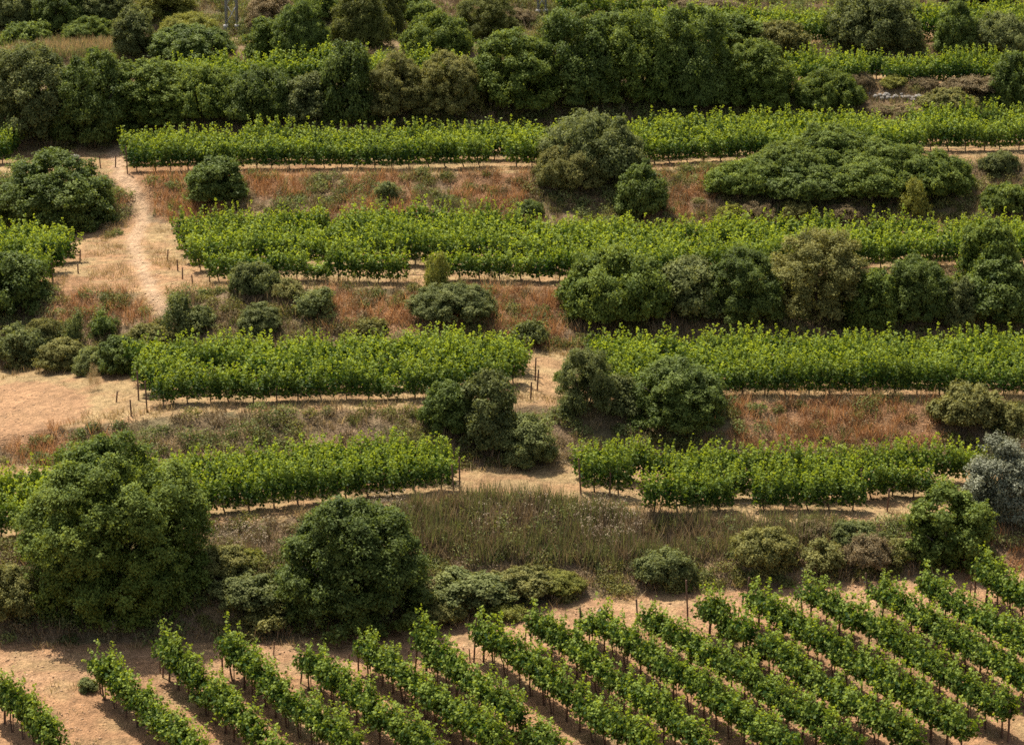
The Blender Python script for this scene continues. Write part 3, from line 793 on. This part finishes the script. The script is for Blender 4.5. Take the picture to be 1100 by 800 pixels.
# straw on the banks
rs, X, Y, Z, zn, px, py = scatter(90000, seed=41)
fr = zn - np.floor(zn); lip = ~bankmask(zn) & (np.floor(zn) >= 1) & ((fr < .16) | (fr > .86))
edge = inpoly(px, py, PATH_POLY) & (spine_dist(px, py, PATH_SPINE) > 13)
k = ((lip & offpath(px, py)) | edge) & (fbm(X, Y, 1.5, 87) > .46)
blades(rs, X[k], Y[k], Z[k], 9, .15, .55, .038, .17, .42, 'edge_grass', 'straw', 'ragged straw grass along terrace edges and the footpath', 'grass')
rs, X, Y, Z, zn, px, py = scatter(110000, seed=3)
n1 = fbm(X, Y, 3.0, 77); rd = inred(px + rs.normal(0, 12, len(px)), py + rs.normal(0, 6, len(px)))
k = bankmask(zn) & offpath(px, py) & ~rd & (n1 > .40) & (rs.random(len(X)) < .6)
blades(rs, X[k], Y[k], Z[k], 11, .3, .9, .042, .18, .34, 'dry_grass', 'thatch', 'brown dry grass covering the banks', 'grass')
k = bankmask(zn) & offpath(px, py) & ~rd & (n1 < .44) & (rs.random(len(X)) < .55)
blades(rs, X[k], Y[k], Z[k], 9, .20, .60, .038, .16, .40, 'straw_grass', 'straw', 'pale straw grass in patches on the banks', 'grass')
k = rd & offpath(px, py) & bankmask(zn)
rs, X, Y, Z, zn, px, py = scatter(120000, seed=4)
rd = inred(px + rs.normal(0, 10, len(px)), py + rs.normal(0, 5, len(px))); n1 = fbm(X, Y, 2.0, 78)
k = rd & offpath(px, py) & (n1 > .30) & (bankmask(zn) | (py > 430))
blades(rs, X[k], Y[k], Z[k], 11, .3, .95, .040, .17, .36, 'rust_grass', 'red', 'rust coloured dry grass on the banks', 'grass')
# green weeds among it
WEEDS = [(425, 548), (470, 536), (560, 534), (640, 548), (720, 560), (900, 566), (900, 588), (720, 606), (640, 612), (560, 606), (470, 606), (430, 596)]
rs, X, Y, Z, zn, px, py = scatter(90000, y1=140, seed=5)
k = inpoly(px, py, WEEDS) & (fbm(X, Y, 1.2, 80) > .47)
kk = inpoly(px, py, WEEDS) & (rs.random(len(X)) < .6)
blades(rs, X[kk], Y[kk], Z[kk], 8, .5, 1.3, .04, .2, .3, 'dry_stalks', 'thatch', 'brown dry stalks between the tall weeds', 'grass')
o, B, ln = blades(rs, X[k], Y[k], Z[k], 6, .6, 1.4, .042, .16, .17, 'tall_weeds', 'weed', 'tall grey green weeds standing on the lowest bank', 'weeds')
rs, X, Y, Z, zn, px, py = scatter(26000, seed=6)
n1 = fbm(X, Y, 2.2, 81)
k = bankmask(zn) & offpath(px, py) & (n1 > .52)
blades(rs, X[k], Y[k], Z[k], 10, .3, .75, .05, .18, .32, 'green_weeds', 'weed', 'low olive weeds in patches on the banks', 'weeds')
# stubble on terraces, track and between the rows
rs, X, Y, Z, zn, px, py = scatter(60000, seed=8)
n1 = fbm(X, Y, 1.3, 83); zi = np.floor(zn)
k = ~bankmask(zn) & (n1 > .50) & ((zi != 1) | (n1 > .60)) & (offpath(px, py) | ((rs.random(len(X)) < .5) & (spine_dist(px, py, PATH_SPINE) > 12))) & ((zi > 1) | (rs.random(len(X)) < .5))
blades(rs, X[k], Y[k], Z[k], 6, .07, .20, .026, .14, .5, 'stubble', 'straw', 'short straw stubble on the terraces and the track', 'grass')
k = ~bankmask(zn) & (n1 < .36) & (zi != 1) & offpath(px, py)
blades(rs, X[k], Y[k], Z[k], 8, .08, .20, .034, .14, .5, 'low_weeds', 'weed', 'short green weeds between the vine rows', 'weeds')
# dry thistles with pale heads
rs, X, Y, Z, zn, px, py = scatter(120000, y1=141, seed=9)
TH = [[(612, 555), (660, 545), (690, 575), (680, 600), (625, 590)], [(395, 548), (440, 545), (440, 565), (400, 570)], [(225, 585), (290, 575), (290, 600), (230, 605)], [(490, 560), (600, 550), (600, 580), (500, 585)]]
k = np.zeros(len(X), bool)
for q, p in enumerate(TH): k |= inpoly(px, py, p) & (rs.random(len(X)) < (.9 if q < 3 else .25))
X, Y, Z = X[k], Y[k], Z[k]
n = len(X); h = rs.uniform(.7, 1.25, n)
base = np.stack([X, Y, Z - .03], 1); top = base + np.stack([rs.normal(0, .08, n), rs.normal(0, .08, n), h], 1)
a = rs.uniform(0, 6.28, n); s = np.stack([np.cos(a), np.sin(a), 0 * a], 1) * .012
V = [np.stack([base - s, base + s, top + s * .7, top - s * .7], 1).reshape(-1, 3)]; F = [np.arange(4 * n).reshape(n, 4)]
j = np.repeat(np.arange(n), 5)
P = top[j] + rs.normal(size=(len(j), 3)) * np.array([.05, .05, .04])
HV, HF = leaves(rs, P, unit(rs.normal(size=P.shape) + [0, 0, .6]), .055, .9, .1)
V.append(HV); F.append(HF + 4 * n)
tn = np.concatenate([np.zeros(4 * n), np.repeat(rs.random(len(j)), 4)])
me = mesh_from('dry_thistles', np.concatenate(V), [np.concatenate(F)], [M['head']], tn)
tag(link('dry_thistles', me), 'dried thistles with pale seed heads among the tall weeds', 'thistles', kind='stuff')
def upper(px, py): return ~((np.abs(px - 249) < 15) & (py < 46)) & ~((np.abs(px - 582) < 11) & (py < 26)) & (((py < 82) & (px < 690)) | (py < 18)) & ~((px > 10) & (px < 128) & (py > 46) & (py < 64)) & ~((px > 590) & (py < 26))
rs, X, Y, Z, zn, px, py = scatter(60000, y0=195, seed=18)
k = (px > 8) & (px < 128) & (py > 46) & (py < 66)
blades(rs, X[k], Y[k], Z[k], 9, .4, .9, .05, .16, .25, 'pale_grass', 'straw', 'strip of pale dry grass on the upper left terrace', 'grass')
k &= rs.random(len(X)) < .5
blades(rs, X[k], Y[k] - .5, Z[k], 9, .35, .75, .06, .16, .25, 'green_grass', 'weed', 'green grass growing in the pale upper left strip', 'grass')
# low scrub: leafy clumps hugging the banks
def low_scrub(seed, count, mat, cond, rmin, rmax, name, label, lf=.085, asp=.45, nl=110, anyzone=False):
    rs, X, Y, Z, zn, px, py = scatter(count, seed=seed)
    k = (bankmask(zn) | anyzone | (inpoly(px, py, PATH_POLY) & (spine_dist(px, py, PATH_SPINE) > 14) & (rs.random(len(X)) < .5))) & (offpath(px, py) | (inpoly(px, py, PATH_POLY) & (py < 255) & (spine_dist(px, py, PATH_SPINE) > 14))) & cond(X, Y, px, py, rs)
    k &= ~((np.abs(px - 972) < 48) & (np.abs(py - 108) < 9))
    X, Y, Z = X[k], Y[k], Z[k]; n = len(X)
    r = rs.uniform(rmin, rmax, n); i = np.repeat(np.arange(n), nl)
    d = unit(rs.normal(size=(len(i), 3))); d[:, 2] = np.abs(d[:, 2])
    P = np.stack([X, Y, Z], 1)[i] + d * (r[i] * rs.uniform(.55, 1.1, len(i)))[:, None] * np.array([1, 1, .8]) + rs.normal(size=(len(i), 3)) * .07
    V, F = leaves(rs, P, unit(d + rs.normal(size=d.shape) * .7), lf * rs.uniform(.7, 1.3, len(i)), asp, .1)
    t = np.clip(.42 + rs.normal(0, .18, n)[i] + rs.normal(0, .15, len(i)), 0, 1)
    tag(link(name, mesh_from(name, V, [F], [M[mat]], np.repeat(t, 4))), label, 'scrub', kind='stuff')
nored = lambda px, py, rs: ~(inred(px, py) & (rs.random(len(px)) < .60))
low_scrub(12, 19000, 'scrub', lambda X, Y, px, py, rs: (fbm(X, Y, 3, 91) > .45) & nored(px, py, rs), .28, .68, 'olive_scrub', 'low olive scrub scattered over the banks', .12, .6, 190)
low_scrub(13, 13000, 'burnet', lambda X, Y, px, py, rs: (fbm(X, Y, 3, 92) > .49), .24, .52, 'brown_scrub', 'low grey brown scrub scattered over the banks', .105, .5, 170)
low_scrub(14, 18000, 'grey', lambda X, Y, px, py, rs: (fbm(X, Y, 3, 93) > .45) & nored(px, py, rs), .30, .75, 'grey_scrub', 'low grey green scrub scattered over the banks', .125, .6, 200)
low_scrub(17, 26000, 'red', lambda X, Y, px, py, rs: inred(px + rs.normal(0, 8, len(px)), py) & (fbm(X, Y, 1.6, 96) > .42), .2, .55, 'rust_scrub', 'rust coloured dried thistle and grass clumps on the banks', .10, .3, 120)
low_scrub(19, 18000, 'thatch', lambda X, Y, px, py, rs: nored(px, py, rs) & (fbm(X, Y, 1.6, 97) > .47), .18, .50, 'dead_scrub', 'dead brown grass clumps on the banks', .10, .28, 110)
BRUSH = [(400, 590), (560, 592), (860, 580), (1010, 582), (1010, 618), (760, 634), (620, 642), (480, 668), (420, 660)]
low_scrub(20, 34000, 'scrub', lambda X, Y, px, py, rs: inpoly(px, py, BRUSH) & (fbm(X, Y, 1.8, 98) > .46), .25, .6, 'bank_brush', 'tangled olive brush along the lowest bank', .115, .55, 150)
low_scrub(21, 26000, 'thatch', lambda X, Y, px, py, rs: inpoly(px, py, BRUSH) & (fbm(X, Y, 1.8, 98) < .50), .25, .6, 'dead_brush', 'tangled dead brown brush along the lowest bank', .11, .3, 130)
low_scrub(15, 7000, 'oak', lambda X, Y, px, py, rs: ((py < 150) & bankmask(terrain(X, Y)[1]) & (fbm(X, Y, 5, 94) > .42) & ~((px > 860) & (py > 85))) | (upper(px, py) & (fbm(X, Y, 4, 95) > .50)) | ((px > 690) & (py > 44) & (py < 66) & (fbm(X, Y, 3, 94) > .45)), .4, 1.1, 'far_scrub', 'dense green scrub covering the highest banks', .12, .6, 150, True)
low_scrub(16, 5000, 'scrub', lambda X, Y, px, py, rs: upper(px, py) & (fbm(X, Y, 4, 95) < .52), .35, .9, 'far_olive_scrub', 'dense olive scrub covering the highest slope', .11, .5, 130, True)

# clods and pebbles on the bare earth
rs, X, Y, Z, zn, px, py = scatter(150000, seed=31)
zi = np.floor(zn); k = ((zi <= 1) | inpoly(px, py, PATH_POLY) | inpoly(px, py, LEFT_TRACK) | ((~bankmask(zn)) & (rs.random(len(X)) < .3))) & (fbm(X, Y, 2.0, 85) > .44)
X, Y, Z = X[k], Y[k], Z[k]; n = len(X)
oct_ = np.array([[1, 0, 0], [0, 1, 0], [-1, 0, 0], [0, -1, 0], [0, 0, 1], [0, 0, -1]], float)
tri = np.array([[0, 1, 4], [1, 2, 4], [2, 3, 4], [3, 0, 4], [1, 0, 5], [2, 1, 5], [3, 2, 5], [0, 3, 5]])
r = .022 + .075 * rs.random(n) ** 3
V = np.stack([X, Y, Z], 1)[:, None] + oct_[None] * r[:, None, None] * rs.uniform(.6, 1.3, (n, 6, 1)) * np.array([1, 1, .7])
F = (tri[None] + 6 * np.arange(n)[:, None, None]).reshape(-1, 3)
tag(link('clods', mesh_from('clods', V.reshape(-1, 3), [F], [M['clod']])), 'small clods and pebbles strewn over the bare earth', 'clods', kind='stuff')

# ------------------------------------------------------------------ posts, stakes, hoses
def post(px, py, h, label, r=.05, name='wooden_post', cat='post', seed=0, group=None):
    x, y, z = hit(px, py)
    me = stake_mesh(h, r, seed * 17 + int(px), .05)
    tag(link(name, me, None, (x, y, z)), label, cat, group)
G = 'end posts of the foreground rows'
for i, (px, py, h) in enumerate([(111, 747, 1.5), (178, 730, 1.5), (242, 728, 1.5), (326, 736, 1.4), (388, 725, 1.7), (449, 723, 1.5), (512, 714, 2.15), (573, 699, 1.8), (627, 691, 1.7), (689, 688, 1.95), (742, 671, 2.1), (804, 667, 2.15), (865, 662, 1.6), (937, 663, 2.1), (992, 656, 1.6), (1050, 644, 1.6)]):
    post(px - 3, py - 2, h, f'dark end post of the {ordw(i + 1)} foreground row from the left, at its upper end', .042, seed=3, group=G)
G2 = 'short anchor stakes beyond the row ends'
for i, (px, py, h) in enumerate([(104, 735, .85), (172, 722, .7), (294, 705, .75), (375, 717, .65), (439, 713, .65), (505, 711, .65), (564, 693, .75), (793, 668, .7), (856, 654, .7), (1042, 640, .7)]):
    rowi = [1, 2, 4, 5, 6, 7, 8, 12, 13, 16][i]
    post(px, py, h, f'short thin anchor stake beside the upper end of foreground row number {rowi + 1}' if False else f'short anchor stake just uphill of the {ordw(rowi)} foreground row from the left', .032, 'anchor_stake', 'stake', 5, G2)
post(1083, 797, 1.5, 'end post at the lower right end of the thirteenth foreground row', .052, seed=4, group=G)
for px, py, h, lab in [
    (137, 187, 1.9, 'leaning end post at the left end of the upper vine rows'), (124, 180, .8, 'short stake left of the leaning upper end post'), (108, 181, .9, 'short stake on the path beside the upper vines'),
    (75, 276, 1.3, 'thin post at the right end of the small left vine block'), (86, 282, .8, 'short stake just right of the small left vine block'), (57, 304, 1.4, 'post at the lower right corner of the small left block'), (84, 294, .6, 'low stake on bare ground below the small left block'),
    (193, 268, 1.5, 'post at the rear left corner of the middle vine block'), (180, 280, .7, 'short stake left of the middle vine block'), (191, 291, .7, 'second short stake left of the middle vine block'), (196, 300, .7, 'lowest short stake left of the middle vine block'), (207, 306, .6, 'stub of a stake at the foot of the middle block'), (225, 303, 1.6, 'post at the front left corner of the middle vine block'),
    (149, 430, 1.6, 'post at the left end of the second vine block'), (158, 443, 1.7, 'post at the front left corner of the second vine block'), (141, 447, .9, 'short stake on dirt left of the second vine block'), (125, 432, .6, 'low stake beside the dry tuft on the dirt patch'),
    (575, 409, 1.3, 'thin post in the straw gap beside the second block'), (577, 420, 1.2, 'leaning post lower in the straw gap'), (570, 430, 1.0, 'short post behind the lower bush cluster'), (626, 402, 1.4, 'post at the left end of the right vine block'),
    (494, 530, 1.9, 'post at the right end of the lower left vine block'), (488, 535, 1.7, 'dark corner post of the lower left vine block'), (624, 531, 1.9, 'leaning end post of the lower right vine block'), (655, 533, 1.4, 'post under the canopy of the lower right block'), (928, 541, 1.8, 'thick post at the right end of the lower right block'), (953, 550, 1.2, 'thin stake right of the lower right block')]:
    post(px, py, h, lab, .045, seed=6)
def hose(pts, label, zoff=.42):
    W = np.array([hit(*p) for p in pts]); s = np.linspace(0, 1, 40); cum = np.linspace(0, 1, len(W))
    x = np.interp(s, cum, W[:, 0]); y = np.interp(s, cum, W[:, 1]) - .04; z = terrain(x, y)[0] + zoff + .02 * np.sin(s * 60)
    mb = MB(); mb.tube(np.stack([x, y, z], 1), [.016] * 40, sides=6)
    tag(link('irrigation_hose', mb.mesh('irrigation_hose', M['hose'])), label, 'hose', 'drip hoses strung under the vine rows')
hose([(225, 303), (420, 304), (640, 304)], 'dark drip hose along the front of the middle vine block')
hose([(692, 551), (760, 549), (928, 548)], 'dark drip hose along the front row left of the silver olive')
hose([(850, 170), (1110, 166)], 'dark drip hose under the upper right vine row')
hose([(650, 430), (800, 424), (1110, 425)], 'dark drip hose under the wide right block at mid height')
hose([(166, 436), (300, 432), (460, 428)], 'dark drip hose under the block beside the left dirt patch')

# ------------------------------------------------------------------ stones and masts
def stone(px, py, r, label, mat='stone', group=None, seed=0, dx=0, dy=0, flat=.65):
    x, y, z = hit(px, py); x += dx; y += dy
    rs = np.random.default_rng(seed + int(px * 7))
    n, m = 12, 7; V = []
    k1 = unit(rs.normal(size=(9, 3))); amp = rs.uniform(.08, .22, 9)
    for i in range(m + 1):
        for j in range(n):
            th = math.pi * i / m; ph = 2 * math.pi * j / n
            d = np.array([math.sin(th) * math.cos(ph), math.sin(th) * math.sin(ph), math.cos(th)])
            q = 1 - sum(a * max(0, d @ k - .45) for a, k in zip(amp, k1)) * 2.0
            V.append(d * r * q * np.array([1.15, 1, flat]))
    Q = np.array([(i * n + j, (i + 1) * n + j, (i + 1) * n + (j + 1) % n, i * n + (j + 1) % n) for i in range(m) for j in range(n)])
    me = mesh_from('stone', np.array(V), [Q], [M[mat]])
    z = float(terrain(x, y)[0])
    o = link('stone', me, None, (x, y, z + r * flat * .45), rs.uniform(0, 6)); tag(o, label, 'stone', group)
rs = np.random.default_rng(66)
for i in range(34):
    t = i / 33
    stone(934 + 76 * t + rs.normal(0, 2), 103 + 5 * t + rs.normal(0, 1.4), rs.uniform(.13, .28), 'pale limestone lying in the stone heap on the upper right bank', group='pale stones of the heap', seed=i)
stone(121, 676, .42, 'round brown stone in the shade under the big round tree', 'brownstone', seed=90, flat=.9)
stone(460, 14, .42, 'pale boulder among bushes at the top edge', seed=91)
stone(82, 170, .3, 'pale stone at the top of the footpath', seed=92)
stone(716, 592, .12, 'small white stone on the lowest bank beside the tall weeds', seed=93)
stone(862, 612, .16, 'pale stone lying in the gully of the lowest bank', seed=95)
stone(852, 574, .16, 'pale stone at the top of the gully', seed=96)
stone(930, 596 + 30, .13, 'pale stone at the track edge below the brown cushion', seed=97)
stone(645, 657, .14, 'flat grey stone at the top of the bare slope', seed=98)

def mast(px, py, w, h, label):
    x, y, z = hit(px, py); o = link('lattice_mast', None, None, (x, y, z)); tag(o, label, 'steel mast', 'steel masts on the ridge')
    for sx in (-1, 1):
        for sy in (-1, 1):
            mb = MB(); mb.tube([[sx * w / 2, sy * w / 2, -.1], [sx * w * .42, sy * w * .42, h * .5], [sx * w * .25, sy * w * .25, h]], [.085, .075, .055], sides=4)
            link('leg', mb.mesh('mast_leg', M['steel'], False), o)
            fb = MB(); fb.tube([[sx * w / 2, sy * w / 2, -.3], [sx * w / 2, sy * w / 2, .22], [sx * w / 2, sy * w / 2, .28]], [.2, .2, .15], sides=8)
            link('footing', fb.mesh('mast_footing', M['concrete'], False), o)
    mb = MB(); nb = 8
    for k in range(nb):
        z0, z1 = h * k / nb + .3, h * (k + 1) / nb + .3
        f0 = w / 2 * (1 - .5 * z0 / h); f1 = w / 2 * (1 - .5 * z1 / h)
        for (ax, ay, bx, by) in ((-1, -1, 1, -1), (1, -1, 1, 1), (1, 1, -1, 1), (-1, 1, -1, -1)):
            a = [ax * f0, ay * f0, z0]; b = [bx * f1, by * f1, z1]
            mb.tube([a, (np.array(a) + b) / 2, b], [.03] * 3, sides=4)
    link('bracing', mb.mesh('mast_bracing', M['steel'], False), o)
mast(249, 30, .85, 11, 'grey steel lattice mast rising past the top edge, left one')
mast(582, 14, .62, 11, 'grey steel lattice mast rising past the top edge, right one')

# ------------------------------------------------------------------ sky, sun, camera
SUN = unit(np.array([-.42, .62, 0.0])); EL = R(62)
w = bpy.data.worlds.new('World'); bpy.context.scene.world = w; w.use_nodes = True
nt = w.node_tree; bg = nt.nodes['Background']
sky = nt.nodes.new('ShaderNodeTexSky'); sky.sky_type = 'NISHITA'; sky.sun_disc = False
sky.sun_elevation = EL; sky.sun_rotation = math.atan2(SUN[0], SUN[1])
sky.dust_density = 3.0; sky.ozone_density = .6
hz = nt.nodes.new('ShaderNodeHueSaturation'); hz.inputs['Saturation'].default_value = .6; nt.links.new(sky.outputs[0], hz.inputs['Color'])
nt.links.new(hz.outputs[0], bg.inputs[0]); bg.inputs[1].default_value = .105
ld = bpy.data.lights.new('sun', 'SUN'); ld.energy = 5.0; ld.angle = R(.5); ld.color = (1, .93, .82)
so = bpy.data.objects.new('sun', ld); C.objects.link(so); so.location = (-60, 250, 120)
from mathutils import Vector
dv = Vector((-SUN[0] * math.cos(EL), -SUN[1] * math.cos(EL), -math.sin(EL)))
so.rotation_euler = dv.to_track_quat('-Z', 'Y').to_euler()
cd = bpy.data.cameras.new('camera'); cd.sensor_width = 36; cd.lens = FPX / 1100 * 36; cd.clip_end = 5000; cd.clip_start = 1
co = bpy.data.objects.new('camera', cd); C.objects.link(co); co.location = (0, 0, CAMZ)
co.rotation_euler = (math.pi / 2 - PITCH, 0, 0)
sc = bpy.context.scene; sc.camera = co
sc.view_settings.view_transform = 'Standard'; sc.view_settings.look = 'None'; sc.view_settings.exposure = .8; sc.view_settings.gamma = 1
sc.cycles.max_bounces = 5; sc.cycles.diffuse_bounces = 3; sc.cycles.transmission_bounces = 3; sc.cycles.glossy_bounces = 2
sc.cycles.filter_width = 1.6
sc.cycles.use_denoising = False
